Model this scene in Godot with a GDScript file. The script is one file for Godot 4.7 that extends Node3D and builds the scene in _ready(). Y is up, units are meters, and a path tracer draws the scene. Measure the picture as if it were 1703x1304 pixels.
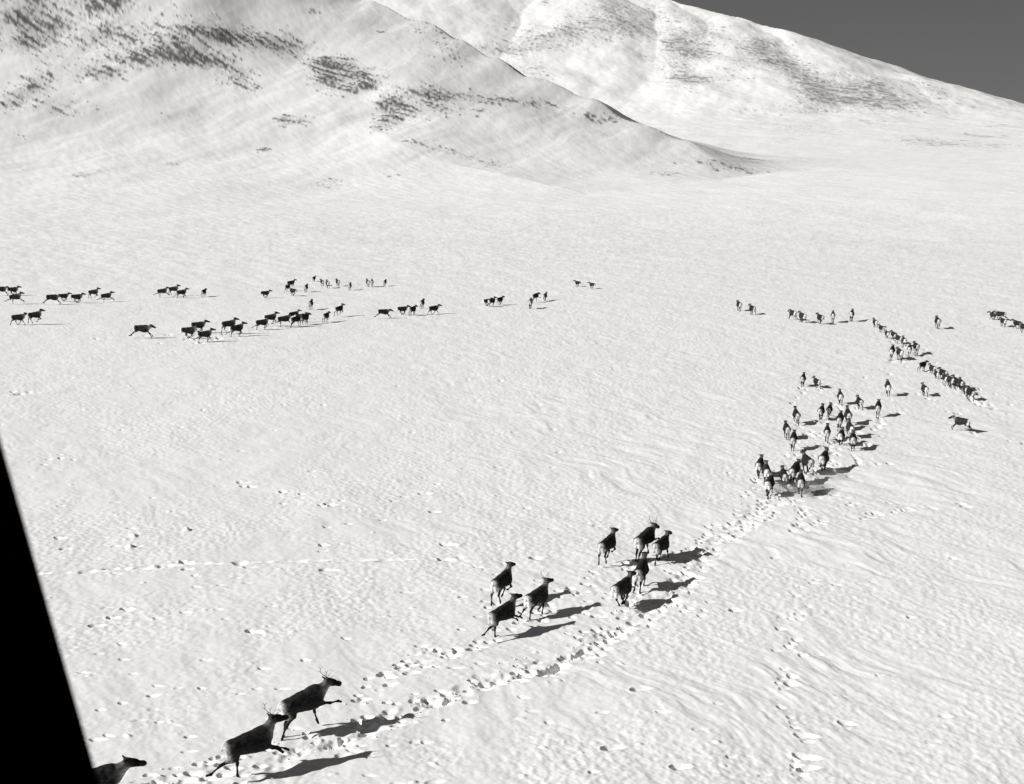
extends Node3D

# A herd of caribou runs over a snow plain below two hills, seen from a low aircraft.

const EYE := 14.0                     # metres of the camera above the plain
const PITCH := 10.137                 # degrees that it looks down
const SUN_HEIGHT := 31.0
const SUN_TURN := 15.0                # degrees that shadows lean away from straight across

var noise_drift := FastNoiseLite.new()
var noise_ripple := FastNoiseLite.new()
var noise_grain := FastNoiseLite.new()
var noise_relief := FastNoiseLite.new()
var noise_patch := FastNoiseLite.new()
var noise_speck := FastNoiseLite.new()
var noise_warp := FastNoiseLite.new()
var dice := RandomNumberGenerator.new()
var taken := {}


func numbered(called: String) -> String:
	if not taken.has(called):
		taken[called] = 0
		return called
	taken[called] += 1
	return "%s_%03d" % [called, taken[called]]


func grey(v: float) -> Color:
	return Color(v, v, v)


func _ready() -> void:
	dice.seed = 1936
	# ---- camera
	var camera := Camera3D.new()
	camera.name = "camera"
	camera.position = Vector3(0, EYE, 0)
	camera.rotation_degrees = Vector3(-PITCH, 0, 0)
	camera.fov = 37.85
	camera.near = 0.05
	camera.far = 12000.0
	var lens := CameraAttributesPhysical.new()
	lens.frustum_focal_length = 35.0
	lens.frustum_focus_distance = 70.0
	lens.exposure_aperture = 8.0
	lens.frustum_near = 0.05
	lens.frustum_far = 12000.0
	camera.attributes = lens
	add_child(camera)
	camera.current = true
	# ---- sky
	var env := Environment.new()
	env.background_mode = Environment.BG_SKY
	var sky := Sky.new()
	var air := ProceduralSkyMaterial.new()
	air.sky_top_color = grey(0.27)
	air.sky_horizon_color = grey(0.46)
	air.sky_curve = 0.12
	air.ground_horizon_color = grey(0.40)
	air.ground_bottom_color = grey(0.40)
	air.sun_angle_max = 0.5
	sky.sky_material = air
	env.sky = sky
	env.tonemap_mode = Environment.TONE_MAPPER_LINEAR
	env.tonemap_exposure = 1.05
	env.volumetric_fog_enabled = true
	env.volumetric_fog_density = 0.0
	env.sdfgi_enabled = true
	env.ssao_enabled = true
	env.ssil_enabled = true
	var around := WorldEnvironment.new()
	around.name = "world_environment"
	around.environment = env
	add_child(around)
	# ---- sun, from the left and a little behind the camera
	var sun := DirectionalLight3D.new()
	sun.name = "sun"
	sun.light_energy = 1.55
	sun.light_color = Color(1.0, 0.995, 0.985)
	sun.light_angular_distance = 0.5
	sun.shadow_enabled = true
	var e := deg_to_rad(SUN_HEIGHT)
	var a := deg_to_rad(SUN_TURN)
	var run := Vector3(cos(a) * cos(e), -sin(e), -sin(a) * cos(e))
	sun.basis = Basis.looking_at(run, Vector3.UP)
	add_child(sun)

	setup_noise()
	setup_prints()
	build_terrain()
	build_strut()
	build_herd()


# ------------------------------------------------------------------ noise

func field(n: FastNoiseLite, s: int, wave: float, octaves: int) -> void:
	n.seed = s
	n.noise_type = FastNoiseLite.TYPE_SIMPLEX_SMOOTH
	n.frequency = 1.0 / wave
	n.fractal_type = FastNoiseLite.FRACTAL_FBM if octaves > 1 else FastNoiseLite.FRACTAL_NONE
	n.fractal_octaves = octaves


func setup_noise() -> void:
	field(noise_drift, 11, 9.0, 3)
	field(noise_ripple, 12, 1.0, 3)
	field(noise_grain, 13, 0.34, 2)
	field(noise_relief, 14, 150.0, 4)
	field(noise_patch, 15, 95.0, 4)
	field(noise_speck, 16, 5.5, 5)
	noise_speck.fractal_gain = 0.68
	field(noise_warp, 17, 170.0, 2)


# ------------------------------------------------------------------ tracks trodden into the snow

var prints: Array[PackedFloat32Array] = []
var print_cells := {}


func add_print(p: Vector2, turn: float, length: float, width: float, deep: float) -> void:
	var at := prints.size()
	prints.append(PackedFloat32Array([p.x, p.y, cos(turn), sin(turn), length, width, deep]))
	var reach := maxf(length, width) * 3.4
	for cx in range(floori(p.x - reach), floori(p.x + reach) + 1):
		for cz in range(floori(p.y - reach), floori(p.y + reach) + 1):
			var key := cx * 4096 + cz
			if not print_cells.has(key):
				print_cells[key] = PackedInt32Array()
			print_cells[key].append(at)


func add_trail(way: Array, per_metre: float, spread: float, big: float, deep: float) -> void:
	for n in way.size() - 1:
		var a: Vector2 = way[n]
		var b: Vector2 = way[n + 1]
		var along := (b - a).normalized()
		var across := Vector2(-along.y, along.x)
		for k in int(a.distance_to(b) * per_metre + dice.randf()):
			var p := a.lerp(b, dice.randf()) + across * dice.randfn(0.0, spread)
			var big_now := big * dice.randf_range(0.65, 1.35)
			add_print(p, along.angle() + dice.randfn(0.0, 0.35), big_now * dice.randf_range(1.0, 1.7), big_now, deep * dice.randf_range(0.5, 1.2))


func setup_prints() -> void:
	add_trail([Vector2(-8.9, -25.3), Vector2(-6.3, -25.8), Vector2(-4.5, -27.5), Vector2(-2.7, -29.3), Vector2(-0.9, -30.7), Vector2(0.9, -31.5), Vector2(2.8, -33.9), Vector2(4.1, -35.7), Vector2(5.7, -38.3), Vector2(7.9, -43.8)], 4.0, 0.26, 0.065, 0.075)
	add_trail([Vector2(-0.9, -30.7), Vector2(0.9, -31.5), Vector2(2.8, -33.9), Vector2(4.1, -35.7)], 4.0, 0.06, 0.085, 0.13)
	add_trail([Vector2(-4.5, -27.1), Vector2(-3.4, -28.4), Vector2(-2.2, -29.9), Vector2(-0.9, -31.0)], 6.0, 0.36, 0.065, 0.075)
	add_trail([Vector2(-4.4, -30.3), Vector2(-3.6, -31.8), Vector2(-2.4, -33.0), Vector2(-0.9, -33.0)], 2.2, 0.3, 0.075, 0.08)
	add_trail([Vector2(5.5, -39.9), Vector2(7.0, -43.1), Vector2(8.6, -45.4), Vector2(11.3, -48.6)], 4.0, 0.45, 0.07, 0.075)
	add_trail([Vector2(7.9, -43.8), Vector2(9.7, -46.9), Vector2(11.6, -49.7), Vector2(13.6, -52.4), Vector2(18.0, -60.9)], 3.0, 0.5, 0.07, 0.075)
	add_trail([Vector2(11.8, -46.3), Vector2(14.2, -47.5), Vector2(16.6, -48.4), Vector2(20.2, -49.7)], 2.2, 0.4, 0.085, 0.08)
	add_trail([Vector2(11.1, -40.6), Vector2(9.6, -36.9), Vector2(8.6, -34.2), Vector2(8.0, -31.1), Vector2(7.4, -29.1), Vector2(7.2, -27.1), Vector2(7.0, -25.2)], 1.8, 0.2, 0.065, 0.045)
	add_trail([Vector2(-30.2, -92.9), Vector2(-30.0, -97.0), Vector2(-28.2, -104.0), Vector2(-25.2, -112.9)], 1.0, 0.3, 0.13, 0.08)
	add_trail([Vector2(-35.1, -77.1), Vector2(-33.3, -78.8)], 3.0, 0.4, 0.13, 0.1)
	add_trail([Vector2(-25.1, -58.8), Vector2(-24.3, -59.1), Vector2(-22.8, -58.0)], 1.6, 0.3, 0.09, 0.07)
	add_trail([Vector2(-13.2, -53.5), Vector2(-11.4, -52.4), Vector2(-9.7, -50.7), Vector2(-8.2, -49.3)], 1.1, 0.3, 0.09, 0.09)
	add_trail([Vector2(2.3, -38.3), Vector2(4.8, -38.2), Vector2(6.4, -36.2)], 3.0, 0.4, 0.06, 0.065)
	# churned snow under the main trail, and what each animal has just trodden
	add_trail([Vector2(-8.9, -25.3), Vector2(-6.3, -25.8), Vector2(-4.5, -27.3), Vector2(-2.7, -29.3), Vector2(-0.9, -30.9), Vector2(0.9, -31.5), Vector2(2.8, -33.9), Vector2(4.1, -35.7), Vector2(5.7, -38.3), Vector2(7.9, -43.8), Vector2(11.6, -49.7), Vector2(14.6, -54.4)], 5.0, 0.22, 0.16, 0.03)
	add_trail([Vector2(-8.9, -25.3), Vector2(-4.5, -27.3), Vector2(-0.9, -30.9), Vector2(2.8, -33.9), Vector2(5.7, -38.3), Vector2(9.7, -46.9), Vector2(14.6, -54.4)], 1.0, 0.3, 0.08, -0.03)
	for row: Array in HERD:
		var p := Vector2(row[0], row[1])
		if p.length() < 115.0:
			var from := Vector2.from_angle(deg_to_rad(-float(row[2])))
			add_trail([p + from * 0.5, p - from * 7.0], 1.8, 0.16, 0.065, 0.075)
	# a dragged line of long shallow dents
	for k in 15:
		var t := k / 14.0
		add_print(Vector2(lerpf(-17.5, -4.9, t), lerpf(-40.2, -42.0, t) - 0.4 * sin(t * PI)) + Vector2(dice.randfn(0, 0.15), dice.randfn(0, 0.06)), -0.14, dice.randf_range(0.2, 0.42), 0.09, dice.randf_range(0.05, 0.15))
	# single marks one can pick out
	for p in [Vector2(-12.2, -40.8), Vector2(-13.2, -53.7), Vector2(-18.4, -44.5), Vector2(-17.6, -43.1), Vector2(-10.4, -56.0), Vector2(-8.3, -49.7), Vector2(-8.4, -34.7), Vector2(-13.6, -35.2), Vector2(-13.3, -35.9), Vector2(-13.1, -36.7), Vector2(-7.0, -40.8), Vector2(-7.6, -43.8), Vector2(-12.5, -41.6), Vector2(7.9, -30.7), Vector2(7.5, -27.6), Vector2(7.2, -26.5), Vector2(7.1, -25.9), Vector2(7.4, -36.5), Vector2(4.0, -25.9), Vector2(2.4, -26.9), Vector2(3.5, -30.3), Vector2(13.1, -46.9), Vector2(-2.7, -43.8), Vector2(-2.7, -42.0), Vector2(0.8, -42.2), Vector2(-4.2, -51.6), Vector2(-3.5, -48.6), Vector2(-9.5, -70.2), Vector2(-8.4, -72.2), Vector2(8.8, -28.4)]:
		add_print(p, dice.randf_range(-0.6, 0.6), dice.randf_range(0.11, 0.19), dice.randf_range(0.08, 0.11), dice.randf_range(0.1, 0.16))
	# lumps of crust
	for p in [Vector2(-15.4, -44.8), Vector2(-13.5, -45.7), Vector2(-15.1, -43.4)]:
		add_print(p, 1.2, 0.2, 0.12, -0.11)
	# old prints and lumps scattered over the plain, thicker on the left
	for k in 420:
		var far := 25.0 + 60.0 * pow(dice.randf(), 1.4)
		var p := Vector2(dice.randf_range(-0.46, 0.42 if dice.randf() < 0.4 else 0.05) * far, -far)
		add_print(p, dice.randf_range(-0.9, 0.9), dice.randf_range(0.06, 0.13), dice.randf_range(0.05, 0.085), dice.randf_range(0.015, 0.05) * (1.0 if dice.randf() < 0.75 else -1.0))


func trodden(x: float, z: float) -> float:
	var key := floori(x) * 4096 + floori(z)
	if not print_cells.has(key):
		return 0.0
	var h := 0.0
	for n: int in print_cells[key]:
		var d: PackedFloat32Array = prints[n]
		var ux := x - d[0]
		if d[6] > 0.0:
			ux *= 0.42 if ux > 0.0 else 1.15
		var uz := z - d[1]
		var s := (ux * d[2] + uz * d[3]) / d[4]
		var t := (uz * d[2] - ux * d[3]) / d[5]
		var q := s * s + t * t
		if q > 5.0:
			continue
		var r := sqrt(q) - 1.45
		h -= (1.45 * d[6] if d[6] > 0.0 else d[6]) * (exp(-q * q * 0.9) - 0.08 * exp(-r * r * 7.0))
	return h


# ------------------------------------------------------------------ terrain

var spur: Array[Vector3] = [Vector3(158, -6, -668), Vector3(148, -3, -678), Vector3(140, 0, -688), Vector3(131, 4, -698), Vector3(119.9, 11, -709.9), Vector3(104.7, 21, -732.6), Vector3(80.7, 33, -755.7), Vector3(53.7, 53, -788.2), Vector3(20.2, 72, -819.8), Vector3(-9.3, 91, -849.9), Vector3(-40.7, 107, -879.1), Vector3(-69.4, 127, -907.3), Vector3(-110.0, 150, -943.6), Vector3(-224.0, 214, -995.1), Vector3(-437.6, 300, -1082), Vector3(-700, 350, -1170), Vector3(-1400, 480, -1400)]
var spur_reach := PackedFloat32Array([120, 140, 160, 180, 210, 250, 310, 380, 450, 510, 560, 600, 640, 720, 860, 960, 1100])
var shoulder: Array[Vector3] = [Vector3(-160, 0, -770), Vector3(-116, 3, -750), Vector3(-55, 4.5, -688), Vector3(-7, 4, -640), Vector3(27, 2, -596), Vector3(40, 0, -575)]
var shoulder_reach := PackedFloat32Array([80, 130, 140, 120, 90, 60])
var back: Array[Vector3] = [Vector3(-1800, 900, -3300), Vector3(-707.1, 790, -2850), Vector3(-195.3, 600, -2640), Vector3(123.2, 465.9, -2497.0), Vector3(309.7, 381.9, -2379.9), Vector3(403.3, 344.4, -2294.8), Vector3(499.8, 301.4, -2204.0), Vector3(584.5, 246.9, -2100.2), Vector3(658.0, 205.8, -1994.3), Vector3(720.8, 155, -1887.0), Vector3(775.2, 107, -1778.4), Vector3(854.0, 58, -1584.5), Vector3(898.7, 27.4, -1201.0), Vector3(900, 5, -900)]
var back_reach := PackedFloat32Array([1800, 1600, 1450, 1400, 1350, 1300, 1200, 1100, 1000, 900, 800, 700, 600, 500])


func ridge(way: Array[Vector3], reach: PackedFloat32Array, x: float, z: float, power: float, far_side: float) -> float:
	var h := 0.0
	var blend := 0.0
	var total := 0.0
	for n in way.size() - 1:
		var a := way[n]
		var b := way[n + 1]
		var dx := b.x - a.x
		var dz := b.z - a.z
		var along := ((x - a.x) * dx + (z - a.z) * dz) / (dx * dx + dz * dz)
		var t := clampf(along, 0.0, 1.0)
		var ex := x - a.x - dx * t
		var ez := z - a.z - dz * t
		var d2 := ex * ex + ez * ez
		var s := sqrt(d2) / lerpf(reach[n], reach[n + 1], t)
		if (dx * ez - dz * ex) * far_side > 0.0:
			s *= 1.6   # the far side falls away faster
		var weight := pow(400.0 / (d2 + 400.0), 2.5) if far_side != 0.0 else 0.0
		total += weight
		if s < 1.0:
			s = 1.0 - s
			var here := lerpf(a.y, b.y, t) * s * s * (power - (power - 1.0) * s)
			h = maxf(h, here)
			blend += here * weight
	if far_side != 0.0:
		return blend / maxf(total, 1e-12)
	return h


func valley(x: float, z: float) -> float:
	# the valley floor climbs gently towards the mountain
	var r := sqrt(x * x + z * z)
	var rise := 50.0 * (1.0 - exp(-pow(maxf(r - 330.0, 0.0) / 520.0, 1.5)))
	return rise * (0.25 + 0.75 * smoothstep(-150.0, 200.0, x))


func swell(x: float, z: float) -> float:
	# the broad lie of the plain: nearly level where the herd is
	var r := sqrt(x * x + z * z)
	return noise_drift.get_noise_2d(x * 0.16, z * 0.16) * (0.10 + 0.5 * smoothstep(120.0, 400.0, r)) + valley(x, z)


func ripple(x: float, z: float, r: float) -> float:
	# wind carved ridges, long along the wind and narrow across it
	var u := x * 0.50 + z * 0.866
	var v := z * 0.50 - x * 0.866
	var bend := noise_drift.get_noise_2d(x, z)
	var crust := smoothstep(-0.35, 0.45, noise_drift.get_noise_2d(x * 0.7 - 200.0, z * 0.7) + 0.5 * noise_drift.get_noise_2d(x * 2.3, z * 2.3 + 77.0))
	var streak := (0.22 + 0.6 * smoothstep(-10.0, 9.0, x - 0.12 * z - 6.0)) * (0.25 + 0.9 * crust)
	var h := noise_ripple.get_noise_2d(u * 0.36, v * 1.35 + bend * 1.5) * 0.040 * streak
	h += noise_ripple.get_noise_2d(u * 0.16 + 90.0, v * 0.65 + bend) * 0.04 * (0.2 + 0.8 * streak)
	h += noise_grain.get_noise_2d(x, z) * (0.007 + 0.016 * (1.0 - crust))
	h += bend * 0.06 + noise_drift.get_noise_2d(x * 3.1 + 70.0, z * 3.1) * 0.03
	var far := smoothstep(60.0, 260.0, r)
	h += far * noise_ripple.get_noise_2d(u * 0.05, v * 0.17 + 40.0) * 0.14
	return h


func bendy(x: float, z: float) -> float:
	return noise_warp.get_noise_2d(x * 3.0, z * 3.0) * 0.25


func hills(x: float, z: float) -> Vector2:
	# x: height above the plain, y: 1 on the spur, 2 on the back mountain, 0 on the plain
	var wx := x + noise_warp.get_noise_2d(x, z) * 10.0
	var wz := z + noise_warp.get_noise_2d(x + 700.0, z) * 10.0
	var s := ridge(spur, spur_reach, wx, wz, 1.45, 1.0)
	var b := ridge(back, back_reach, wx, wz, 1.5, 0.0)
	s += ridge(shoulder, shoulder_reach, wx, wz, 1.2, -1.0)
	var sharp := noise_relief.get_noise_2d(x, z)
	s += sharp * minf(s * 0.06, 2.2)
	s += noise_ripple.get_noise_2d((x * 0.8 + z * 0.6) * 0.035 + bendy(x, z), (z * 0.8 - x * 0.6) * 0.006) * minf(s * 0.03, 0.7)
	var sharp_b := noise_relief.get_noise_2d(x * 0.45 + 900.0, z * 0.45)
	b += sharp_b * minf(b * 0.06, 5.0)
	b += noise_relief.get_noise_2d(x * 1.6 - 300.0, z * 1.2) * minf(b * 0.05, 3.0)
	b -= valley(x, z) * smoothstep(0.0, 130.0, b)
	if s < 0.4 and b < 0.4:
		return Vector2(maxf(s, b), 0)
	return Vector2(s, 1) if s > b else Vector2(b, 2)


func crest(x: float, z: float) -> float:
	# how near a point lies to the top line of the spur, where wind has scoured the gravel
	var best := 1e9
	for n in range(5, 13):
		var a := spur[n]
		var b := spur[n + 1]
		var q := Geometry2D.get_closest_point_to_segment(Vector2(x, z), Vector2(a.x, a.z), Vector2(b.x, b.z))
		best = minf(best, q.distance_squared_to(Vector2(x, z)))
	return 1.0 - sqrt(best) / 260.0


func height(x: float, z: float) -> float:
	var r := sqrt(x * x + z * z)
	return swell(x, z) + ripple(x, z, r) + (hills(x, z).x if r > 380.0 else 0.0)


# bare stony places: metres across, metres ahead, half width, half depth, how bare
const STONY_NEAR := [[-337, -831, 12, 15, 0.90], [-318, -773, 12, 27, 0.90], [-333, -854, 27, 13, 0.60], [-355, -855, 15, 8, 0.60], [-279, -799, 11, 8, 1.10], [-304, -873, 15, 8, 1.00], [-293, -874, 12, 6, 0.90], [-348, -873, 20, 7, 0.70], [-289, -836, 42, 19, 0.55], [-240, -844, 28, 23, 0.75], [-218, -824, 14, 7, 1.10], [-231, -827, 14, 6, 1.00], [-253, -815, 11, 8, 0.80], [-189, -815, 11, 13, 1.00], [-179, -796, 9, 9, 0.80], [-217, -855, 14, 7, 0.90], [-205, -860, 14, 17, 0.70], [-181, -866, 14, 13, 0.80], [-160, -871, 12, 10, 0.70], [-135, -851, 11, 7, 1.20], [-122, -839, 12, 7, 1.40], [-109, -824, 11, 7, 1.30], [-99, -810, 6, 6, 1.10], [-132, -819, 11, 12, 1.00], [-116, -805, 9, 11, 0.80], [-103, -802, 9, 6, 0.80], [-82, -776, 9, 7, 1.20], [-72, -762, 11, 9, 0.90], [-81, -750, 8, 11, 0.70], [-134, -745, 10, 8, 0.90], [-147, -752, 6, 8, 0.70], [-149, -700, 4, 4, 1.20], [-193, -662, 4, 5, 1.00], [-228, -620, 5, 9, 0.90], [-280, -747, 13, 13, 0.45], [-288, -755, 9, 12, 0.50], [-80, -733, 10, 10, 0.70], [-59, -706, 9, 6, 0.70], [-42, -696, 9, 5, 0.80], [-25, -688, 9, 5, 0.80], [-11, -675, 7, 6, 0.70], [-37, -793, 17, 7, 0.90], [-13, -785, 10, 5, 1.00], [-61, -788, 17, 13, 0.70], [-36, -769, 20, 10, 0.60], [19, -782, 21, 6, 0.70], [51, -769, 16, 5, 0.70], [-40, -870, 18, 44, 0.60], [-68, -895, 14, 21, 0.50], [-100, -895, 4, 4, 1.00], [-153, -915, 5, 3, 1.00], [-70, -643, 9, 11, 0.50], [-295, -708, 10, 10, 0.50], [-99, -615, 8, 9, 0.60], [-95, -631, 7, 6, 0.50], [58, -762, 12, 3, 0.60], [115, -701, 19, 6, 0.90], [157, -767, 16, 20, 0.80], [90, -673, 9, 10, 0.70], [120, -687, 2, 3, 1.40], [139, -693, 11, 8, 0.60], [156, -675, 15, 17, 0.60], [265, -938, 3, 12, 0.90], [260, -764, 2, 10, 1.30], [128, -475, 10, 11, 0.40]]
const STONY_FAR := [[-33, -2059, 55, 21, 0.84], [28, -1953, 51, 37, 0.73], [191, -1499, 40, 47, 0.53], [238, -2261, 60, 66, 0.95], [215, -2137, 35, 66, 0.84], [84, -2109, 42, 50, 0.84], [118, -2155, 42, 50, 0.73], [62, -2315, 8, 18, 1.47], [20, -2081, 35, 41, 0.63], [299, -2120, 28, 70, 0.95], [287, -2072, 16, 33, 1.05], [333, -2064, 27, 55, 0.84], [364, -2191, 30, 70, 0.73], [275, -1939, 26, 70, 0.95], [297, -1888, 25, 33, 1.16], [358, -1908, 22, 47, 0.73], [439, -2044, 33, 60, 1.05], [453, -1989, 40, 57, 0.95], [444, -2096, 28, 38, 0.95], [464, -1905, 26, 56, 0.73], [468, -1821, 37, 58, 0.95], [479, -1776, 36, 50, 1.05], [557, -1890, 31, 58, 1.05], [536, -1815, 35, 47, 1.05], [554, -1782, 30, 46, 0.84], [578, -1742, 36, 43, 0.73], [648, -1901, 26, 27, 0.84], [667, -1844, 26, 36, 0.63], [675, -1763, 25, 36, 0.73], [508, -1577, 27, 65, 0.53], [420, -1715, 35, 37, 0.63], [443, -1252, 26, 70, 1.05], [531, -1346, 15, 58, 0.95], [492, -1213, 12, 51, 0.73], [635, -1513, 21, 70, 0.73], [367, -1463, 40, 60, 0.53], [332, -1714, 28, 36, 0.42], [154, -2207, 36, 42, 0.53], [-13, -2187, 43, 47, 0.53]]


func rockiness(x: float, z: float, which: int, high: float) -> float:
	var bare := (0.04 if which == 1 else 0.08) + 0.30 * noise_patch.get_noise_2d(x * (1.0 if which == 1 else 0.4), z)
	for q: Array in (STONY_NEAR if z > -1150.0 else STONY_FAR):
		var dx: float = (x - q[0]) / q[2]
		var dz: float = (z - q[1]) / q[3]
		var d := dx * dx + dz * dz
		if d < 6.0:
			bare += q[4] * (0.9 * exp(-d * 0.6) if which == 1 else 0.62 * exp(-d * 0.5))
	return bare


var rings := PackedFloat32Array()
var turns := PackedFloat32Array()
var row_height: Array[PackedFloat32Array] = []
var row_kind: Array[PackedByteArray] = []
var row_tone: Array[PackedFloat32Array] = []


func survey(i: int) -> void:
	var r := rings[i]
	var n := turns.size()
	var hs := PackedFloat32Array()
	var ks := PackedByteArray()
	var ts := PackedFloat32Array()
	hs.resize(n)
	ks.resize(n)
	ts.resize(n)
	for j in n:
		var x := r * sin(turns[j])
		var z := -r * cos(turns[j])
		var h := swell(x, z)
		var tone := 0.86
		if absf(turns[j]) < 0.5 and r > 20.0:
			h += ripple(x, z, r)
			tone += noise_grain.get_noise_2d(x * 1.3 + 50.0, z * 1.3) * 0.03
			if r < 130.0:
				h += trodden(x, z)
		var kind := 0
		if r > 380.0:
			var hill := hills(x, z)
			h += hill.x
			kind = int(hill.y)
			if kind > 0 and absf(turns[j]) < 0.5:
				var rock := rockiness(x, z, kind, hill.x)
				if kind == 1:
					tone -= 0.20 * smoothstep(0.62, 0.93, crest(x, z)) * (0.75 + 0.6 * noise_speck.get_noise_2d(x * 0.7, z * 0.4))
					tone -= smoothstep(5.0, 60.0, hill.x) * (0.09 + 0.16 * maxf(noise_patch.get_noise_2d(x * 0.8 + 70.0, z * 0.5), -0.4))
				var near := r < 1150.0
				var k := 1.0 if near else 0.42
				var speck := noise_speck.get_noise_2d((x * 0.8 + z * 0.5) * 0.17 * k, (x * 0.5 - z * 0.8) * 1.25 * k) + 0.35 * noise_grain.get_noise_2d(x * 0.08 * k, z * 0.08 * k)
				var bare := smoothstep(0.0, 0.34, minf(rock, 1.2) * 0.5 + speck * 0.85 * smoothstep(0.02, 0.3, rock) - (0.37 if near else 0.45))
				var dust := smoothstep(0.0, 0.5, minf(rock, 1.0) * 0.8 + noise_speck.get_noise_2d(x * 1.7 * k + 333.0, z * 0.9 * k) * 0.7 * smoothstep(0.0, 0.2, rock) - 0.35)
				tone = lerpf(tone, 0.50, dust * 0.7)
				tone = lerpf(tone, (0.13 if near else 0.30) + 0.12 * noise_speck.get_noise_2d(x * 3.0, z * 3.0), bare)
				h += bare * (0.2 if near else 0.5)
		hs[j] = h
		ks[j] = kind
		ts[j] = tone
	row_height[i] = hs
	row_kind[i] = ks
	row_tone[i] = ts


func build_terrain() -> void:
	for r: float in [0.0, 4.0, 8.0, 12.0, 16.0, 19.0, 21.0, 22.5]:
		rings.append(r)
	var reach := 23.2
	while reach < 5200.0:
		rings.append(reach)
		if reach < 320.0:
			reach += reach * reach / 16000.0 * 1.2
		elif reach < 480.0:
			reach += 5.5
		elif reach < 900.0:
			reach += 2.6
		elif reach < 1200.0:
			reach += 3.2
		elif reach < 2750.0:
			reach += 6.0
		else:
			reach += 400.0
	var half := deg_to_rad(27.0)
	for k in 861:
		turns.append(lerpf(-half, half, k / 860.0))
	for k in 37:
		turns.append(lerpf(half, TAU - half, (k + 1) / 37.0))
	row_height.resize(rings.size())
	row_kind.resize(rings.size())
	row_tone.resize(rings.size())
	var job := WorkerThreadPool.add_group_task(survey, rings.size())
	WorkerThreadPool.wait_for_group_task_completion(job)

	var m := rings.size()
	var n := turns.size()
	var points := PackedVector3Array()
	points.resize(m * n)
	var si := PackedFloat32Array()
	var co := PackedFloat32Array()
	for j in n:
		si.append(sin(turns[j]))
		co.append(cos(turns[j]))
	for i in m:
		var r := rings[i]
		var hs := row_height[i]
		for j in n:
			points[i * n + j] = Vector3(r * si[j], hs[j], -r * co[j])
	var normals := PackedVector3Array()
	normals.resize(m * n)
	for i in m:
		var up := mini(i + 1, m - 1) * n
		var down := maxi(i - 1, 0) * n
		for j in n:
			var a := points[i * n + (j + 1 if j + 1 < n else j)] - points[i * n + (j - 1 if j > 0 else j)]
			var b := points[up + j] - points[down + j]
			var c := a.cross(b)
			normals[i * n + j] = c.normalized() if c.length_squared() > 1e-12 else Vector3.UP
	var snow := StandardMaterial3D.new()
	snow.resource_name = "snow"
	snow.vertex_color_use_as_albedo = true
	snow.roughness = 0.85
	snow.metallic_specular = 0.25
	var names := ["snow_ground", "mountain_spur", "mountain"]
	var labels := ["snow covered plain crossed by hoof tracks and wind ridges", "nearer snowy hillside with dark rock outcrops sloping down to the plain", "farther white mountain with speckled rock below the grey sky"]
	for which in 3:
		var index := PackedInt32Array()
		var at := PackedInt32Array()
		at.resize(m * n)
		at.fill(-1)
		var vs := PackedVector3Array()
		var ns := PackedVector3Array()
		var cs := PackedColorArray()
		for i in m - 1:
			var ks := row_kind[i]
			for j in n - 1:
				if ks[j] != which:
					continue
				var q := i * n + j
				for v: int in [q, q + n, q + 1, q + 1, q + n, q + n + 1]:
					if at[v] < 0:
						at[v] = vs.size()
						vs.append(points[v])
						ns.append(normals[v])
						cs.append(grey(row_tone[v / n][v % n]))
					index.append(at[v])
		var arrays := []
		arrays.resize(Mesh.ARRAY_MAX)
		arrays[Mesh.ARRAY_VERTEX] = vs
		arrays[Mesh.ARRAY_NORMAL] = ns
		arrays[Mesh.ARRAY_COLOR] = cs
		arrays[Mesh.ARRAY_INDEX] = index
		var mesh := ArrayMesh.new()
		mesh.add_surface_from_arrays(Mesh.PRIMITIVE_TRIANGLES, arrays)
		mesh.surface_set_material(0, snow)
		var o := MeshInstance3D.new()
		o.name = names[which]
		o.mesh = mesh
		o.set_meta("kind", "structure")
		o.set_meta("label", labels[which])
		add_child(o, true)


# ------------------------------------------------------------------ the aircraft's strut

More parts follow.
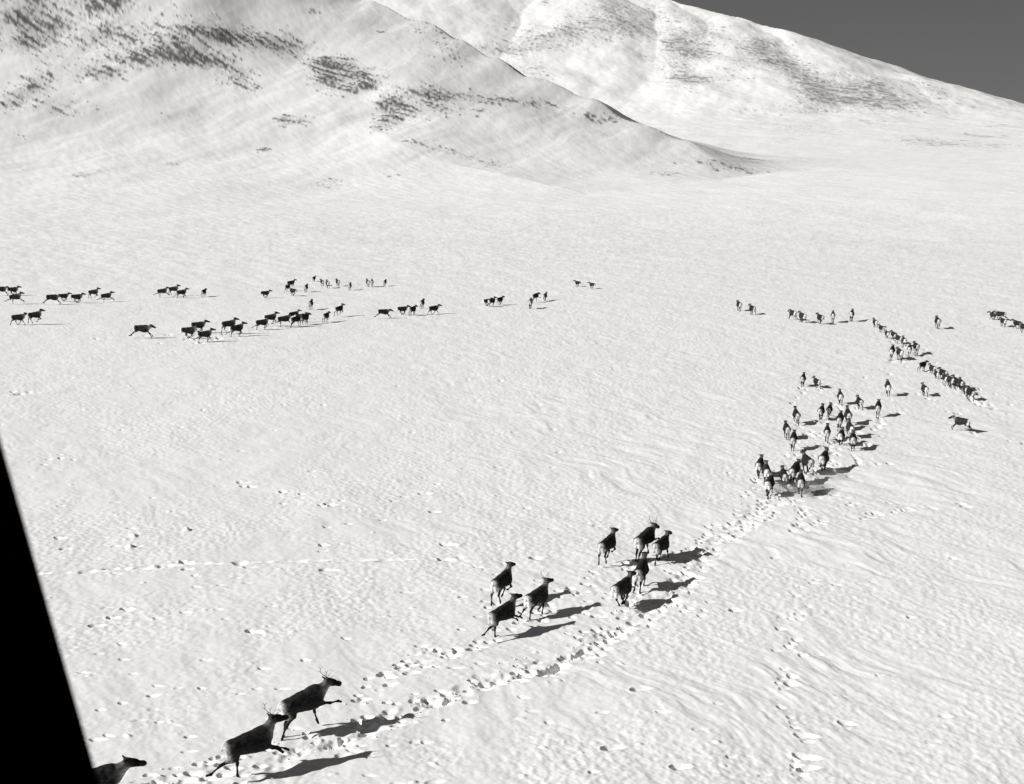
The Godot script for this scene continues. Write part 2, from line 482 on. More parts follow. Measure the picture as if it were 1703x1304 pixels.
func build_strut() -> void:
	# a streamlined wing strut that passes close by the camera: a lens shaped section swept along a straight line
	var paint := StandardMaterial3D.new()
	paint.resource_name = "black_paint"
	paint.albedo_color = grey(0.03)
	paint.roughness = 0.8
	paint.metallic_specular = 0.05
	var st := SurfaceTool.new()
	st.begin(Mesh.PRIMITIVE_TRIANGLES)
	var b := Basis.from_euler(Vector3(deg_to_rad(-PITCH), 0, 0))
	var eye := Vector3(0, EYE, 0)
	var deep := 0.75
	var px := deep / 1901.7
	# two points of the strut's leading edge, and its direction
	var p0 := eye + b * Vector3(-851.5 * px, -80.0 * px, -deep)
	var p1 := eye + b * Vector3(-687.5 * px, -652.0 * px, -deep)
	var along := (p1 - p0).normalized()
	var toward := (b * Vector3(0, 0, 1)).normalized()
	var aside := along.cross(toward).normalized()
	if aside.x > 0:
		aside = -aside
	var chord := 0.17
	var thick := 0.05
	var ring := 28
	var start := p0 - along * 1.4
	var end := p1 + along * 1.2
	var rows := 24
	for k in rows:
		for j in ring:
			for c: Array in [[k, j], [k, j + 1], [k + 1, j], [k + 1, j], [k, j + 1], [k + 1, j + 1]]:
				var t: float = TAU * c[1] / ring
				var mid: Vector3 = start.lerp(end, float(c[0]) / rows)
				var w := cos(t)
				var p := mid + aside * chord * 0.5 * (1.0 - w) + toward * thick * 0.5 * sin(t) * (0.75 + 0.25 * w)
				st.set_normal((aside * -w / chord + toward * sin(t) / thick).normalized())
				st.add_vertex(p)
	st.index()
	var o := MeshInstance3D.new()
	o.name = "aircraft_strut"
	o.mesh = st.commit()
	o.material_override = paint
	o.set_meta("label", "black slanting aircraft strut close by the camera, crossing the lower corner")
	o.set_meta("category", "aircraft strut")
	add_child(o)


# ------------------------------------------------------------------ caribou

const CELL := 0.021
const SOFT := 0.026
const COAT := 0.030
const DARK := 0.016
const LEG := 0.024
const MANE := 0.5
const PALE := 0.85

# front legs: upper arm, forearm, cannon, hoof; hind legs: thigh, shank, cannon, hoof (degrees from straight down, forwards positive); then pitch, neck, head, lift
var poses: Array[Array] = [
	[[20, 50, 46, 20], [8, 36, 30, 10], [-8, -55, -52, -75], [2, -62, -42, -65], -2, 22, -28, 0.10],
	[[-30, -12, -58, -80], [-20, 8, -42, -70], [62, 10, 45, 30], [50, -5, 36, 20], 0, 42, -16, 0.06],
	[[20, 72, 84, 60], [-22, 6, 12, 25], [16, -36, -22, -20], [24, -30, -14, -10], 9, 27, -26, 0.0],
	[[12, 62, 66, 50], [4, 48, 60, 40], [-8, -76, -58, -90], [42, -8, -2, 20], 6, 52, -12, 0.0],
	[[0, 40, -78, -110], [-20, 2, -44, -60], [42, -26, 30, 0], [16, -58, -4, -20], 5, 62, -16, 0.22],
	[[-10, 32, 22, 25], [-32, -22, -36, -50], [20, -60, -22, -20], [52, -8, 24, 25], 2, 42, -18, 0.0],
	[[-25, -6, -10, 10], [-8, 24, -62, -90], [36, -42, -8, 10], [10, -68, -58, -80], 4, 56, -14, 0.0],
	[[-27, 3, 0, 15], [-24, 12, -24, -30], [36, -30, 8, 20], [26, -46, -6, 0], 2, 34, -20, 0.0],
	[[-25, 30, 10, 10], [-8, 24, -62, -90], [36, -42, -8, 10], [10, -68, -58, -80], 2, 26, -18, 0.0],
]
var pose_mesh: Array[ArrayMesh] = []
var pose_horn: Array[ArrayMesh] = []
var pose_eyes: Array[ArrayMesh] = []


func swing(degrees: float, length: float) -> Vector3:
	var t := deg_to_rad(degrees)
	return Vector3(sin(t), -cos(t), 0) * length


func pose_bones(n: int) -> Dictionary:
	var p: Array = poses[n]
	var bones: Array[PackedFloat32Array] = []
	var tilt := Basis(Vector3.BACK, deg_to_rad(float(p[4])))
	var put := func(a: Vector3, b: Vector3, ra: float, rb: float, tone: float, turned := true) -> void:
		if turned:
			a = tilt * a
			b = tilt * b
		bones.append(PackedFloat32Array([a.x, a.y, a.z, b.x, b.y, b.z, ra, rb, tone]))
	# trunk, about the point between hips and shoulders
	put.call(Vector3(-.50, .04, 0), Vector3(-.10, .03, 0), .165, .185, COAT)
	put.call(Vector3(-.10, .03, 0), Vector3(.36, .06, 0), .185, .185, COAT)
	put.call(Vector3(.22, .15, 0), Vector3(.38, .14, 0), .10, .11, COAT)
	put.call(Vector3(-.32, -.07, .04), Vector3(.26, -.16, .05), .17, .225, COAT)
	put.call(Vector3(-.32, -.07, -.04), Vector3(.26, -.16, -.05), .17, .225, COAT)
	put.call(Vector3(-.30, -.20, 0), Vector3(.12, -.30, 0), .07, .09, .3)
	put.call(Vector3(.38, -.12, 0), Vector3(.46, -.06, 0), .17, .16, COAT * 1.6)
	put.call(Vector3(-.50, -.02, .08), Vector3(-.46, -.10, .09), .14, .13, COAT)
	put.call(Vector3(-.50, -.02, -.08), Vector3(-.46, -.10, -.09), .14, .13, COAT)
	# white rump and tail
	put.call(Vector3(-.645, .06, .06), Vector3(-.635, -.24, .09), .07, .075, PALE)
	put.call(Vector3(-.645, .06, -.06), Vector3(-.635, -.24, -.09), .07, .075, PALE)
	put.call(Vector3(-.68, .10, 0), Vector3(-.76, .03, 0), .035, .022, PALE)
	# neck and mane
	var neck := swing(90.0 + p[5], 1.0)
	var base := Vector3(.40, .02, 0)
	var poll: Vector3 = tilt * base + neck * .41
	put.call(tilt * base, poll, .165, .09, .17, false)
	put.call(tilt * Vector3(.46, -.10, 0), tilt * base + neck * .32 + Vector3(.05, -.06, 0), .14, .075, MANE, false)
	put.call(tilt * Vector3(.50, -.16, 0), tilt * base + neck * .26 + Vector3(.03, -.13, 0), .09, .05, MANE, false)
	# head
	var face := swing(90.0 + p[6], 1.0)
	var crown := poll + Vector3(.03, .03, 0)
	put.call(crown, crown + face * .15, .092, .082, DARK, false)
	put.call(crown + face * .13, crown + face * .36, .074, .054, DARK, false)
	put.call(crown + Vector3(.03, -.05, 0), crown + face * .26 + Vector3(0, -.035, 0), .055, .035, DARK * 1.5, false)
	put.call(crown + face * .37, crown + face * .39, .056, .05, .05, false)
	for s: float in [-1.0, 1.0]:
		put.call(crown + Vector3(-.05, .06, .06 * s), crown + Vector3(-.11, .11, .16 * s), .03, .016, DARK, false)
	# legs
	for k in 4:
		var front := k < 2
		var s := 1.0 if k % 2 == 0 else -1.0
		var g: Array = p[k]
		var a: Vector3 = tilt * (Vector3(.40, -.10, .11 * s) if front else Vector3(-.46, 0, .11 * s))
		var b := a + swing(g[0], .18 if front else .27)
		var c := b + swing(g[1], .31 if front else .34)
		var d := c + swing(g[2], .27 if front else .33)
		var h := d + swing(g[3], .10)
		c.z -= .02 * s
		d.z -= .035 * s
		h.z -= .035 * s
		put.call(a, b, .105 if front else .135, .07 if front else .095, COAT, false)
		put.call(b, c, .056 if front else .072, .033 if front else .036, LEG, false)
		put.call(c, d, .026 if front else .029, .022 if front else .024, LEG, false)
		put.call(d, h, .022, .034, LEG, false)
		if not front:
			put.call(a + Vector3(-.10, -.16, .0), b + Vector3(-.10, -.02, -.01 * s), .05, .035, PALE * 0.8, false)
	var low := 1e9
	for bone in bones:
		low = minf(low, minf(bone[1] - bone[6], bone[4] - bone[7]))
	var lift := -low + float(p[7])
	for bone in bones:
		bone[1] += lift
		bone[4] += lift
	return {"bones": bones, "crown": crown + Vector3(0, lift, 0), "face": face}


func sculpt(n: int) -> void:
	var made := pose_bones(n)
	var bones: Array[PackedFloat32Array] = made.bones
	var lo := Vector3(1e9, 1e9, 1e9)
	var hi := -lo
	for bone in bones:
		for e in 2:
			var q := Vector3(bone[e * 3], bone[e * 3 + 1], bone[e * 3 + 2])
			var r := Vector3.ONE * (bone[6 + e] + 0.1)
			lo = lo.min(q - r)
			hi = hi.max(q + r)
	var nx := int((hi.x - lo.x) / CELL) + 2
	var ny := int((hi.y - lo.y) / CELL) + 2
	var nz := int((hi.z - lo.z) / CELL) + 2
	var w := PackedFloat32Array()
	var c := PackedFloat32Array()
	w.resize(nx * ny * nz)
	c.resize(nx * ny * nz)
	for bone in bones:
		var a := Vector3(bone[0], bone[1], bone[2])
		var b := Vector3(bone[3], bone[4], bone[5])
		var ab := b - a
		var inv := 1.0 / maxf(ab.length_squared(), 1e-6)
		var r := maxf(bone[6], bone[7]) + 0.085
		var l := ((a.min(b) - Vector3.ONE * r - lo) / CELL).floor()
		var h := ((a.max(b) + Vector3.ONE * r - lo) / CELL).ceil()
		for z in range(maxi(int(l.z), 0), mini(int(h.z) + 1, nz)):
			for y in range(maxi(int(l.y), 0), mini(int(h.y) + 1, ny)):
				var at := (z * ny + y) * nx
				for x in range(maxi(int(l.x), 0), mini(int(h.x) + 1, nx)):
					var p := lo + Vector3(x, y, z) * CELL - a
					var t := clampf(p.dot(ab) * inv, 0.0, 1.0)
					var d := (p - ab * t).length() - (bone[6] + (bone[7] - bone[6]) * t)
					if d < 0.085:
						var g := exp(-maxf(d, -0.16) / SOFT)
						w[at + x] += g
						c[at + x] += g * bone[8]
	var inside := PackedByteArray()
	inside.resize(w.size())
	for k in w.size():
		inside[k] = 1 if w[k] >= 1.0 else 0
	var cellv := PackedInt32Array()
	cellv.resize(w.size())
	cellv.fill(-1)
	var vs := PackedVector3Array()
	var ns := PackedVector3Array()
	var cs := PackedColorArray()
	var index := PackedInt32Array()
	var step := [0, 1, nx, nx + 1, nx * ny, nx * ny + 1, nx * ny + nx, nx * ny + nx + 1]
	var s1 := nx
	var s2 := nx * ny
	for z in nz - 1:
		for y in ny - 1:
			var row := (z * ny + y) * nx
			for x in nx - 1:
				var k := row + x
				var sum := inside[k] + inside[k + 1] + inside[k + s1] + inside[k + s1 + 1] + inside[k + s2] + inside[k + s2 + 1] + inside[k + s2 + s1] + inside[k + s2 + s1 + 1]
				if sum == 0 or sum == 8:
					continue
				var f := PackedFloat32Array()
				var tone := 0.0
				var weight := 0.0
				for e: int in step:
					f.append(-log(maxf(w[k + e], 1e-6)) * SOFT)
					if w[k + e] > 1e-4:
						tone += c[k + e] / w[k + e]
						weight += 1.0
				var mid := Vector3.ZERO
				var crossed := 0.0
				for e: Array in EDGES:
					var fa := f[e[0]]
					var fb := f[e[1]]
					if (fa <= 0.0) == (fb <= 0.0):
						continue
					mid += corner(e[0]).lerp(corner(e[1]), fa / (fa - fb))
					crossed += 1.0
				if crossed > 0.0:
					mid /= crossed
				var g := Vector3(f[1] + f[3] + f[5] + f[7] - f[0] - f[2] - f[4] - f[6], f[2] + f[3] + f[6] + f[7] - f[0] - f[1] - f[4] - f[5], f[4] + f[5] + f[6] + f[7] - f[0] - f[1] - f[2] - f[3])
				cellv[k] = vs.size()
				vs.append(lo + (Vector3(x, y, z) + mid) * CELL)
				ns.append(g.normalized())
				var at := vs[vs.size() - 1]
				var tuft := noise_grain.get_noise_3d(at.x * 2.2, at.y * 4.5, at.z * 4.5)
				vs[vs.size() - 1] = at + ns[ns.size() - 1] * tuft * 0.012
				ns[ns.size() - 1] = (ns[ns.size() - 1] + Vector3(noise_grain.get_noise_3d(at.x * 6.0, at.y * 6.0, at.z * 6.0), noise_grain.get_noise_3d(at.y * 6.0, at.z * 6.0, at.x * 6.0), 0) * 0.35).normalized()
				cs.append(grey(tone / maxf(weight, 1.0) * (1.0 + 0.8 * tuft)))
	for z in range(1, nz - 1):
		for y in range(1, ny - 1):
			for x in range(1, nx - 1):
				var k := (z * ny + y) * nx + x
				var here := inside[k]
				if here != inside[k + 1]:
					quad(index, vs, ns, cellv[k - s1 - s2], cellv[k - s2], cellv[k], cellv[k - s1])
				if here != inside[k + s1]:
					quad(index, vs, ns, cellv[k - 1 - s2], cellv[k - s2], cellv[k], cellv[k - 1])
				if here != inside[k + s2]:
					quad(index, vs, ns, cellv[k - 1 - s1], cellv[k - s1], cellv[k], cellv[k - 1])
	var arrays := []
	arrays.resize(Mesh.ARRAY_MAX)
	arrays[Mesh.ARRAY_VERTEX] = vs
	arrays[Mesh.ARRAY_NORMAL] = ns
	arrays[Mesh.ARRAY_COLOR] = cs
	arrays[Mesh.ARRAY_INDEX] = index
	sculpted[n] = [arrays, made.crown, made.face]


const EDGES := [[0, 1], [2, 3], [4, 5], [6, 7], [0, 2], [1, 3], [4, 6], [5, 7], [0, 4], [1, 5], [2, 6], [3, 7]]
var sculpted: Array = []


func corner(e: int) -> Vector3:
	return Vector3(e & 1, (e >> 1) & 1, (e >> 2) & 1)


func quad(index: PackedInt32Array, vs: PackedVector3Array, ns: PackedVector3Array, a: int, b: int, c: int, d: int) -> void:
	if a < 0 or b < 0 or c < 0 or d < 0:
		return
	var out := (vs[c] - vs[a]).cross(vs[b] - vs[a])
	if out.dot(ns[a] + ns[c]) > 0.0:
		index.append_array(PackedInt32Array([a, b, c, a, c, d]))
	else:
		index.append_array(PackedInt32Array([a, c, b, a, d, c]))


func tube(st: SurfaceTool, way: Array[Vector3], r0: float, r1: float) -> void:
	for k in way.size() - 1:
		var along := (way[k + 1] - way[k]).normalized()
		var u := along.cross(Vector3(0.3, 0.2, 0.93)).normalized()
		var v := along.cross(u)
		var ra := lerpf(r0, r1, float(k) / (way.size() - 1))
		var rb := lerpf(r0, r1, float(k + 1) / (way.size() - 1))
		for j in 6:
			for c: Array in [[0, j], [0, j + 1], [1, j], [1, j], [0, j + 1], [1, j + 1]]:
				var t: float = TAU * c[1] / 6.0
				var n := u * cos(t) + v * sin(t)
				st.set_normal(n)
				st.add_vertex((way[k] + n * ra) if c[0] == 0 else (way[k + 1] + n * rb))


func horns(crown: Vector3, face: Vector3) -> ArrayMesh:
	var st := SurfaceTool.new()
	st.begin(Mesh.PRIMITIVE_TRIANGLES)
	for s: float in [-1.0, 1.0]:
		var root := crown + Vector3(0.02, .07, .035 * s)
		tube(st, [root, root + Vector3(-.10, .08, .07 * s), root + Vector3(-.17, .17, .12 * s), root + Vector3(-.17, .27, .14 * s), root + Vector3(-.11, .33, .12 * s)], .009, .005)
		tube(st, [root + Vector3(-.02, .02, .02 * s), root + Vector3(.07, .09, .05 * s), root + Vector3(.13, .11, .05 * s)], .007, .004)
		tube(st, [root + Vector3(-.17, .17, .12 * s), root + Vector3(-.24, .23, .13 * s)], .008, .004)
		tube(st, [root + Vector3(-.17, .27, .14 * s), root + Vector3(-.21, .34, .14 * s)], .007, .004)
	st.index()
	return st.commit()


func build_herd() -> void:
	sculpted.resize(poses.size())
	var job := WorkerThreadPool.add_group_task(sculpt, poses.size())
	WorkerThreadPool.wait_for_group_task_completion(job)
	var coat := StandardMaterial3D.new()
	coat.resource_name = "coat"
	coat.vertex_color_use_as_albedo = true
	coat.roughness = 0.9
	coat.metallic_specular = 0.2
	var horn := StandardMaterial3D.new()
	horn.resource_name = "antler"
	horn.albedo_color = grey(0.72)
	horn.roughness = 0.7
	var wet := StandardMaterial3D.new()
	wet.resource_name = "eye"
	wet.albedo_color = grey(0.05)
	wet.roughness = 0.15
	var pebble := SphereMesh.new()
	pebble.radius = 0.016
	pebble.height = 0.032
	pebble.radial_segments = 10
	pebble.rings = 6
	pebble.material = wet
	var coats: Array[StandardMaterial3D] = []
	for shade: float in [1.0, 0.85, 0.7]:
		var one: StandardMaterial3D = coat.duplicate()
		one.albedo_color = grey(pow(shade, 1.0 / 2.2))
		coats.append(one)
	var plain: Array[Node3D] = []
	var full: Array[Node3D] = []
	for n in poses.size():
		var s: Array = sculpted[n]
		var mesh := ArrayMesh.new()
		mesh.add_surface_from_arrays(Mesh.PRIMITIVE_TRIANGLES, s[0])
		mesh.surface_set_material(0, coat)
		var spike := horns(s[1], s[2])
		spike.surface_set_material(0, horn)
		for detailed in 2:
			var o := Node3D.new()
			var body := MeshInstance3D.new()
			body.name = "body"
			body.mesh = mesh
			o.add_child(body, true)
			if detailed == 1:
				var antlers := MeshInstance3D.new()
				antlers.name = "antlers"
				antlers.mesh = spike
				o.add_child(antlers, true)
				for side: float in [-1.0, 1.0]:
					var eye := MeshInstance3D.new()
					eye.name = "eye"
					eye.mesh = pebble
					eye.position = s[1] + s[2] * 0.10 + Vector3(0, 0.03, 0.074 * side)
					o.add_child(eye, true)
				full.append(o)
			else:
				plain.append(o)
	var at := -1
	for row: Array in HERD:
		at += 1
		var p := Vector3(row[0], 0, row[1])
		var n: int = row[3]
		var near := p.length() < 90.0
		var o: Node3D = (full[n] if near else plain[n]).duplicate()
		if near and not at in [0, 1, 4, 7, 13, 18, 20, 31]:
			var shed := o.get_node("antlers")
			o.remove_child(shed)
			shed.free()
		o.name = numbered("caribou")
		p.y = height(p.x, p.z) - 0.09
		o.position = p
		o.rotation.y = deg_to_rad(float(row[2]))
		(o.get_child(0) as MeshInstance3D).material_override = coats[dice.randi() % 3]
		o.scale = Vector3.ONE * float(row[4])
		o.set_meta("label", row[5])
		o.set_meta("category", "caribou")
		o.set_meta("group", "caribou of the running herd")
		add_child(o)
	build_clods()
	build_spray()
	for o in plain + full:
		o.free()


func build_clods() -> void:
	# crumbs of snow thrown up by the hooves
	var snow := StandardMaterial3D.new()
	snow.resource_name = "loose_snow"
	snow.albedo_color = grey(Color(0.85, 0, 0).linear_to_srgb().r)
	snow.roughness = 0.9
	var lump := SphereMesh.new()
	lump.radius = 0.5
	lump.height = 0.8
	lump.radial_segments = 7
	lump.rings = 4
	lump.material = snow
	var way: Array[Vector2] = [Vector2(-8.9, -25.3), Vector2(-4.5, -27.3), Vector2(-2.7, -29.5), Vector2(-0.9, -31.0), Vector2(2.8, -33.9), Vector2(5.7, -38.3), Vector2(9.7, -46.9), Vector2(14.6, -54.4)]
	var many := MultiMesh.new()
	many.transform_format = MultiMesh.TRANSFORM_3D
	many.mesh = lump
	many.instance_count = 320
	for k in many.instance_count:
		var n := dice.randi() % (way.size() - 1)
		var p := way[n].lerp(way[n + 1], dice.randf()) + Vector2(dice.randfn(0, 0.5), dice.randfn(0, 0.6))
		var size := 0.02 + 0.045 * pow(dice.randf(), 3.0)
		var turn := Basis.from_euler(Vector3(dice.randf() * TAU, dice.randf() * TAU, 0)).scaled(Vector3(size * 1.3, size, size))
		many.set_instance_transform(k, Transform3D(turn, Vector3(p.x, height(p.x, p.y) + trodden(p.x, p.y) + size * 0.25, p.y)))
	var o := MultiMeshInstance3D.new()
	o.name = "snow_crumbs"
	o.multimesh = many
	o.set_meta("kind", "stuff")
	o.set_meta("label", "crumbs of snow kicked up along the trodden trail")
	o.set_meta("category", "snow")
	add_child(o)


func build_spray() -> void:
	# powder that the hooves of the packed cluster throw up
	var puffs := [[Vector2(12.9, -51.6), 2.6, 0.55], [Vector2(14.3, -52.0), 2.2, 0.45], [Vector2(13.6, -52.6), 3.4, 0.5], [Vector2(15.6, -54.6), 2.4, 0.4]]
	for q: Array in puffs:
		var fog := FogVolume.new()
		fog.name = numbered("snow_spray")
		fog.shape = RenderingServer.FOG_VOLUME_SHAPE_ELLIPSOID
		var wide: float = q[1]
		fog.size = Vector3(wide, q[2], wide * 0.8)
		var m := FogMaterial.new()
		m.density = 0.28
		m.albedo = Color(0.95, 0.95, 0.95)
		fog.material = m
		var p: Vector2 = q[0]
		fog.position = Vector3(p.x, height(p.x, p.y) + 0.12, p.y)
		fog.set_meta("kind", "stuff")
		fog.set_meta("label", "thin powder snow thrown up round the hooves of the packed cluster")
		fog.set_meta("category", "snow spray")
		fog.set_meta("group", "powder snow round the hooves")
		add_child(fog)


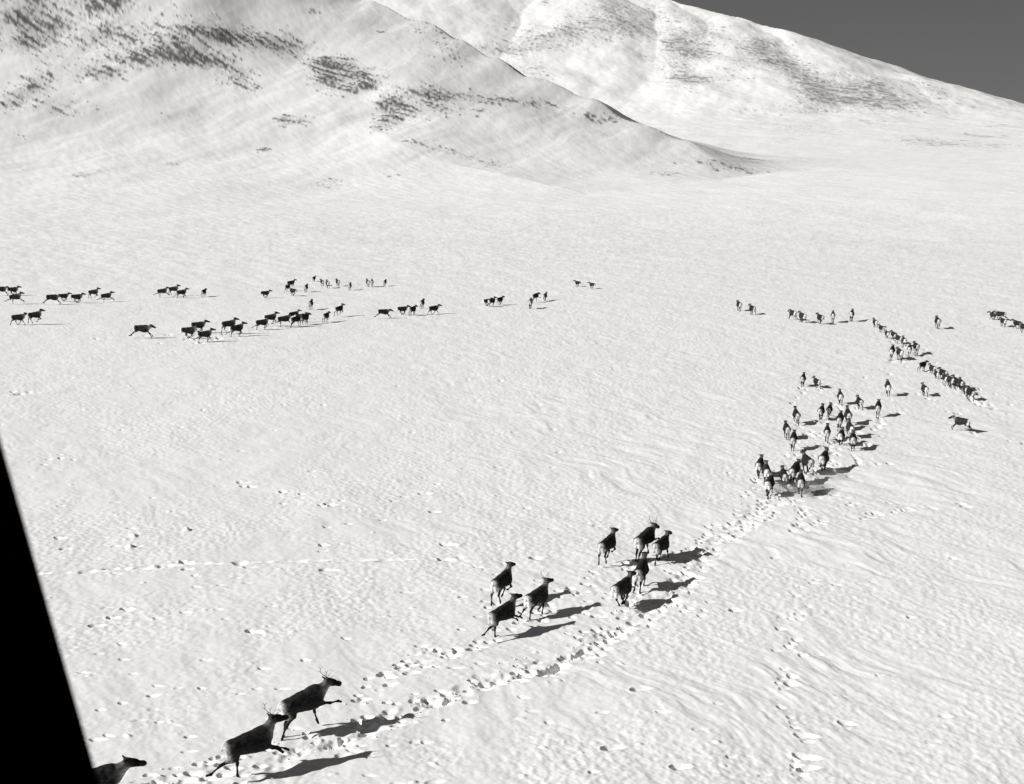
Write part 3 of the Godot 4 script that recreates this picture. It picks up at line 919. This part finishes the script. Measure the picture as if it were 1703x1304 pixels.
# where each animal runs: metres across, metres ahead (negative), degrees turned, pose, size, what tells it apart
const HERD := [
	[-5.41, -27.76, 38, 2, 0.95, "nearest pair's leader, dark caribou with one foreleg raised over a long black shadow"],
	[-6.32, -25.62, 36, 3, 0.93, "dark caribou at the heels of the nearest pair's leader, hind leg kicked back"],
	[-9.46, -23.91, 24, 8, 0.95, "caribou mostly cut off by the black strut, only head and neck showing"],
	[-0.34, -37.20, 60, 4, 0.84, "far caribou of the galloping trio, head high and legs folded in mid leap"],
	[0.83, -36.19, 52, 6, 0.84, "caribou leading the galloping trio, one hoof down beside a grey shadow"],
	[-0.30, -34.47, 48, 3, 0.84, "caribou nearest the camera in the galloping trio, hind legs stretched apart over its shadow"],
	[3.60, -41.39, 58, 4, 0.81, "pale flanked caribou off on its own side of the bunch of five, neck upright"],
	[5.10, -42.17, 54, 2, 0.92, "caribou bounding uphill at the top of the bunch of five, long hind legs stretched back"],
	[5.69, -41.88, 58, 5, 0.81, "caribou close beside the bounding one at the front of the bunch of five"],
	[4.58, -38.75, 72, 6, 0.85, "caribou in the middle of the bunch of five, dark rounded rump towards the camera"],
	[3.73, -36.97, 56, 1, 0.84, "last caribou of the bunch of five, legs gathered under it above a mottled shadow"],
	[12.24, -54.97, 70, 5, 0.76, "pale caribou at the outer edge of the packed cluster, half behind a darker one"],
	[12.24, -53.45, 81, 1, 0.8, "caribou squeezed behind the rearmost one at the outer edge of the packed cluster"],
	[11.92, -51.37, 68, 5, 0.8, "rearmost caribou of the packed cluster, nearest the trodden trail, hind legs in snow"],
	[12.97, -53.00, 86, 5, 0.72, "small caribou in the middle gap of the packed cluster, shadow falling from its neighbour"],
	[13.60, -53.45, 61, 2, 0.8, "black backed caribou just ahead of the small middle one in the packed cluster"],
	[13.42, -51.58, 76, 5, 0.8, "caribou at the outer rear of the packed cluster, lone shadow trailing from it"],
	[14.69, -55.34, 96, 1, 0.84, "caribou near the head of the packed cluster with lowered neck and bent hind legs"],
	[15.63, -55.83, 64, 1, 0.86, "tall white rumped caribou leading the packed cluster, farthest along the trail"],
	[20.77, -80.50, 70, 7, 0.74, "lone white rumped caribou at the far inner corner of the loose band"],
	[21.57, -79.76, 103, 5, 0.62, "small pale caribou just behind the far inner corner one, shadow streaking from its feet"],
	[21.55, -73.81, 80, 5, 0.74, "caribou at the head of the loose band's tight column, another shadow pointing at it"],
	[22.32, -72.16, 90, 5, 0.67, "pale caribou with upright neck between the tight column and the band's outer straggler"],
	[22.77, -69.80, 71, 2, 0.74, "outer straggler of the loose band, white rump above thin legs and a detached shadow"],
	[25.67, -76.90, 78, 2, 0.76, "solitary upright caribou between the loose band and the lower file"],
	[17.10, -67.41, 88, 6, 0.74, "slender white rumped caribou with a shadow blot lying apart from its legs"],
	[18.92, -68.67, 66, 1, 0.74, "inner caribou of the side by side pair in the loose band"],
	[19.69, -69.61, 68, 5, 0.67, "thin necked outer caribou of the side by side pair in the loose band"],
	[20.21, -67.41, 83, 6, 0.77, "dark peaked caribou of the loose band just ahead of two stacked white rumps"],
	[19.22, -65.67, 70, 2, 0.77, "dark long backed caribou between the side by side pair and the dark peaked one"],
	[15.57, -63.38, 86, 7, 0.74, "innermost caribou of the loose band, head up, above one casting a long flat shadow"],
	[15.21, -60.37, 73, 2, 0.74, "white rumped caribou with a long flat shadow reaching towards the tight column"],
	[17.64, -62.60, 74, 5, 0.74, "white rumped caribou alone midway between the flat shadow one and the tight column"],
	[19.20, -63.54, 88, 6, 0.74, "caribou directly ahead of the last white rump of the tight column, grey shadow beside it"],
	[18.12, -61.54, 68, 1, 0.74, "caribou level with the tail of the tight column on its inner side"],
	[18.48, -60.51, 74, 7, 0.77, "last caribou of the tight column, big round white rump and dark arched back"],
	[26.09, -65.00, 126, 0, 0.72, "solitary caribou galloping outside the loose band with a dark slanting shadow"],
	[31.51, -93.90, 66, 2, 0.84, "darkest leaning caribou of the four abreast between the two files"],
	[32.05, -93.56, 92, 7, 0.8, "white rumped caribou second of the four abreast between the two files"],
	[33.67, -95.97, 70, 5, 0.8, "third of the four abreast between the two files, forelegs spread"],
	[34.60, -97.04, 88, 7, 0.8, "outermost slim caribou of the four abreast between the two files"],
	[37.00, -115.92, 91, 5, 0.73, "caribou leading the upper file, long legs showing against the snow"],
	[36.41, -111.97, 105, 5, 0.66, "dark caribou second from the front of the upper file"],
	[35.47, -107.39, 88, 1, 0.62, "small caribou third in the upper file, on its inner side"],
	[35.95, -106.96, 97, 5, 0.66, "caribou third in the upper file, on its outer side"],
	[35.42, -103.99, 103, 6, 0.7, "caribou just ahead of the last one in the upper file"],
	[35.37, -102.36, 83, 5, 0.7, "last caribou of the upper file, just above the four abreast"],
	[31.78, -87.58, 31, 7, 0.65, "caribou leading the lower file, pale legs, beside the end of a long shadow"],
	[32.05, -86.12, 98, 5, 0.61, "caribou second in the lower file, small dark back"],
	[31.45, -83.62, 89, 5, 0.54, "pale caribou low on the inner side behind the second in the lower file"],
	[31.84, -83.35, 103, 1, 0.68, "blackest caribou in the middle of the lower file"],
	[31.10, -81.01, 86, 2, 0.61, "caribou tucked on the inner side below the blackest one of the lower file"],
	[31.21, -80.25, 95, 5, 0.68, "caribou right behind the blackest one in the lower file"],
	[31.45, -79.76, 101, 6, 0.68, "caribou fourth from the end of the lower file, dark with its head up"],
	[31.50, -79.02, 81, 1, 0.68, "ring shaped pale rumped caribou third from the end of the lower file"],
	[31.15, -77.36, 83, 5, 0.58, "thin caribou next to last in the lower file"],
	[30.68, -75.33, 98, 6, 0.68, "last caribou of the lower file, leaving a clear shadow behind"],
	[28.18, -76.90, 89, 5, 0.68, "pale caribou alone below the lower file with a solid dark shadow beside it"],
	[26.19, -131.52, 96, 7, 0.93, "leading caribou of the far pair ahead of the upper file, faint and upright"],
	[26.93, -127.71, 104, 5, 0.93, "trailing caribou of the far pair ahead of the upper file, dark hind part"],
	[30.02, -121.82, 104, 0, 0.93, "first of the far loose line ahead of the upper file, dark and low"],
	[30.50, -119.61, 104, 5, 0.93, "second of the far loose line, close behind the dark low first one"],
	[32.11, -118.53, 104, 1, 0.88, "middle caribou of the far loose line, rounded dark back"],
	[33.87, -120.15, 76, 7, 0.93, "upright caribou fourth in the far loose line, seen straight from behind"],
	[36.16, -121.26, 68, 7, 0.98, "thin upright caribou at the tail of the far loose line, closest to the upper file"],
	[43.00, -114.91, 82, 7, 0.98, "lone far caribou standing out above the lower file with a thin shadow"],
	[51.75, -122.38, 124, 5, 0.73, "leading grey caribou of the cluster cut by the picture's edge beyond the files"],
	[52.22, -121.82, 134, 0, 0.85, "darkest caribou of the cluster at the picture's edge beyond the files"],
	[50.27, -116.43, 94, 7, 0.77, "caribou directly below the darkest one at the picture's edge beyond the files"],
	[51.08, -114.91, 124, 5, 0.77, "pale caribou near the very end of the cluster at the picture's edge"],
	[50.19, -111.50, 104, 7, 0.77, "caribou cut in half by the picture's edge beyond the files"],
	[-67.12, -150.13, 4, 0, 1.05, "caribou cut by the picture's edge at the tail of the far string"],
	[-65.54, -150.13, 6, 1, 1.0, "caribou galloping just ahead of the edge cut one in the far string"],
	[-60.52, -139.12, 4, 3, 1.05, "long striding caribou just below the tail pair of the far string"],
	[-55.68, -138.39, 2, 0, 1.1, "long stretched caribou, first behind the gap in the far string"],
	[-55.80, -142.10, 8, 1, 0.9, "caribou with only foreparts showing past the long stretched one in the far string"],
	[-53.59, -140.59, 6, 1, 1.0, "caribou in the far string with all four legs bunched under it in a loop"],
	[-53.18, -145.21, 2, 4, 0.95, "caribou highest of the far string's front pair, head lowered and back arched"],
	[-50.49, -142.10, 8, 3, 0.95, "front caribou of the far string, thin shadow stretching ahead of it"],
	[-51.18, -118.00, 6, 5, 1.0, "rear caribou of the isolated pair below the far string"],
	[-49.43, -118.00, 8, 4, 1.02, "front caribou of the isolated pair below the far string, head held high"],
	[-34.82, -106.96, 0, 0, 1.1, "lone caribou in a full stretched leap with lowered head, shadow right beneath it"],
	[-45.19, -147.63, 8, 3, 0.95, "rear caribou of the far foursome, hind leg trailing"],
	[-44.20, -149.29, 2, 4, 0.95, "humped caribou in the middle of the far foursome"],
	[-42.47, -146.81, 16, 6, 0.95, "caribou with lifted head beside the humped one of the far foursome"],
	[-40.05, -148.46, 78, 7, 0.85, "small upright caribou some way ahead of the far foursome"],
	[-30.33, -106.52, 8, 1, 1.02, "rear caribou of the tumbling trio, legs drawn up under it"],
	[-30.52, -110.56, 12, 1, 1.0, "caribou on the far side of the tumbling trio, partly behind its fellows"],
	[-28.14, -103.99, 10, 6, 0.95, "caribou nearest the camera in the tumbling trio, head raised, legs straight down"],
	[-27.42, -110.10, 6, 4, 1.0, "rear caribou of the dark pair running just ahead of the tumbling trio"],
	[-26.24, -108.28, 30, 6, 1.0, "front caribou of the dark pair ahead of the tumbling trio, turned slightly away"],
	[-31.90, -147.63, 10, 1, 0.84, "dark caribou with raised head at the rear of the distant upper bunch"],
	[-31.68, -164.01, 20, 6, 0.84, "upper of the two linked dark caribou in the distant upper bunch"],
	[-30.88, -157.23, 60, 5, 0.79, "small caribou just under the upper linked one in the distant upper bunch"],
	[-28.72, -150.13, 150, 1, 0.88, "lower dark caribou in the distant upper bunch, body slanting down"],
	[-28.16, -156.31, 84, 7, 0.88, "thin upright caribou in the middle of the distant upper bunch"],
	[-29.85, -172.49, 70, 1, 0.7, "highest small dark caribou of the distant upper bunch"],
	[-26.10, -162.01, 110, 5, 0.93, "grey caribou with bent back after the highest dark one in the distant upper bunch"],
	[-27.53, -166.05, 120, 7, 0.79, "faint caribou just behind the grey bent backed one in the distant upper bunch"],
	[-25.11, -165.02, 116, 7, 0.88, "slanting grey caribou near the front of the distant upper bunch"],
	[-22.55, -159.11, 88, 7, 0.84, "thin upright caribou at the front of the distant upper bunch"],
	[-20.77, -165.02, 110, 7, 0.88, "first faint grey caribou of the most distant trio, slanting"],
	[-20.16, -165.02, 98, 7, 0.88, "second faint grey caribou of the most distant trio, beside the slanting one"],
	[-18.45, -166.05, 80, 7, 0.79, "farthest ahead and faintest of the most distant trio, pale above a thin shadow"],
	[-24.93, -113.42, 8, 6, 0.93, "rear caribou of the near column that climbs from the dark pair"],
	[-24.61, -115.92, 14, 4, 0.93, "caribou with raised head second from the rear in the near column"],
	[-23.16, -115.41, 14, 3, 0.95, "striding caribou third from the rear in the near column"],
	[-23.43, -122.38, 20, 6, 0.79, "small dark caribou on the far side of the near column, only its back clear"],
	[-21.94, -115.41, 44, 2, 0.93, "tall caribou slanting upwards in the middle of the near column"],
	[-22.22, -119.61, 20, 5, 0.84, "caribou half hidden between the tall slanting one and the next in the near column"],
	[-21.40, -117.47, 60, 7, 0.93, "caribou with straight pale legs at the front of the near column"],
	[-23.43, -132.84, 88, 7, 0.93, "lone slim caribou seen from behind between the near column and the distant bunch"],
	[-19.56, -119.61, 70, 7, 0.88, "caribou alone ahead of the near column, white hind legs"],
	[-19.02, -125.28, 50, 4, 0.88, "foremost caribou of the near column, head lifted ahead of a long thin shadow"],
	[-13.93, -123.53, 4, 0, 0.9, "low stretched caribou at the rear of the loose five in mid plain"],
	[-12.24, -127.09, 10, 1, 0.85, "second of the loose five in mid plain, head and rump both raised"],
	[-11.05, -126.48, 60, 7, 0.9, "third of the loose five in mid plain, legs pale beneath a dark wedge"],
	[-10.58, -134.19, 78, 7, 0.9, "slim caribou farthest back of the loose five in mid plain"],
	[-8.80, -127.71, 24, 5, 0.9, "front caribou of the loose five in mid plain, square and dark"],
	[-2.98, -136.26, 30, 1, 0.8, "small rear caribou of the tiny group of three"],
	[-2.41, -136.26, 50, 6, 0.85, "taller middle caribou of the tiny group of three, almost touching the rear one"],
	[-1.50, -138.39, 50, 1, 0.85, "front caribou of the tiny group of three, a little apart"],
	[2.16, -134.19, 84, 7, 0.95, "grey long legged caribou at the rear of the second tiny group"],
	[2.88, -142.10, 50, 2, 0.9, "caribou leaning forwards in the middle of the second tiny group"],
	[4.12, -143.64, 70, 1, 0.85, "front caribou of the second tiny group, a round dark back"],
	[9.44, -164.01, 140, 1, 0.75, "first speck sized caribou of the far leading pair"],
	[11.23, -160.07, 140, 1, 0.75, "second speck sized caribou of the far leading pair, lower than the first"],
]
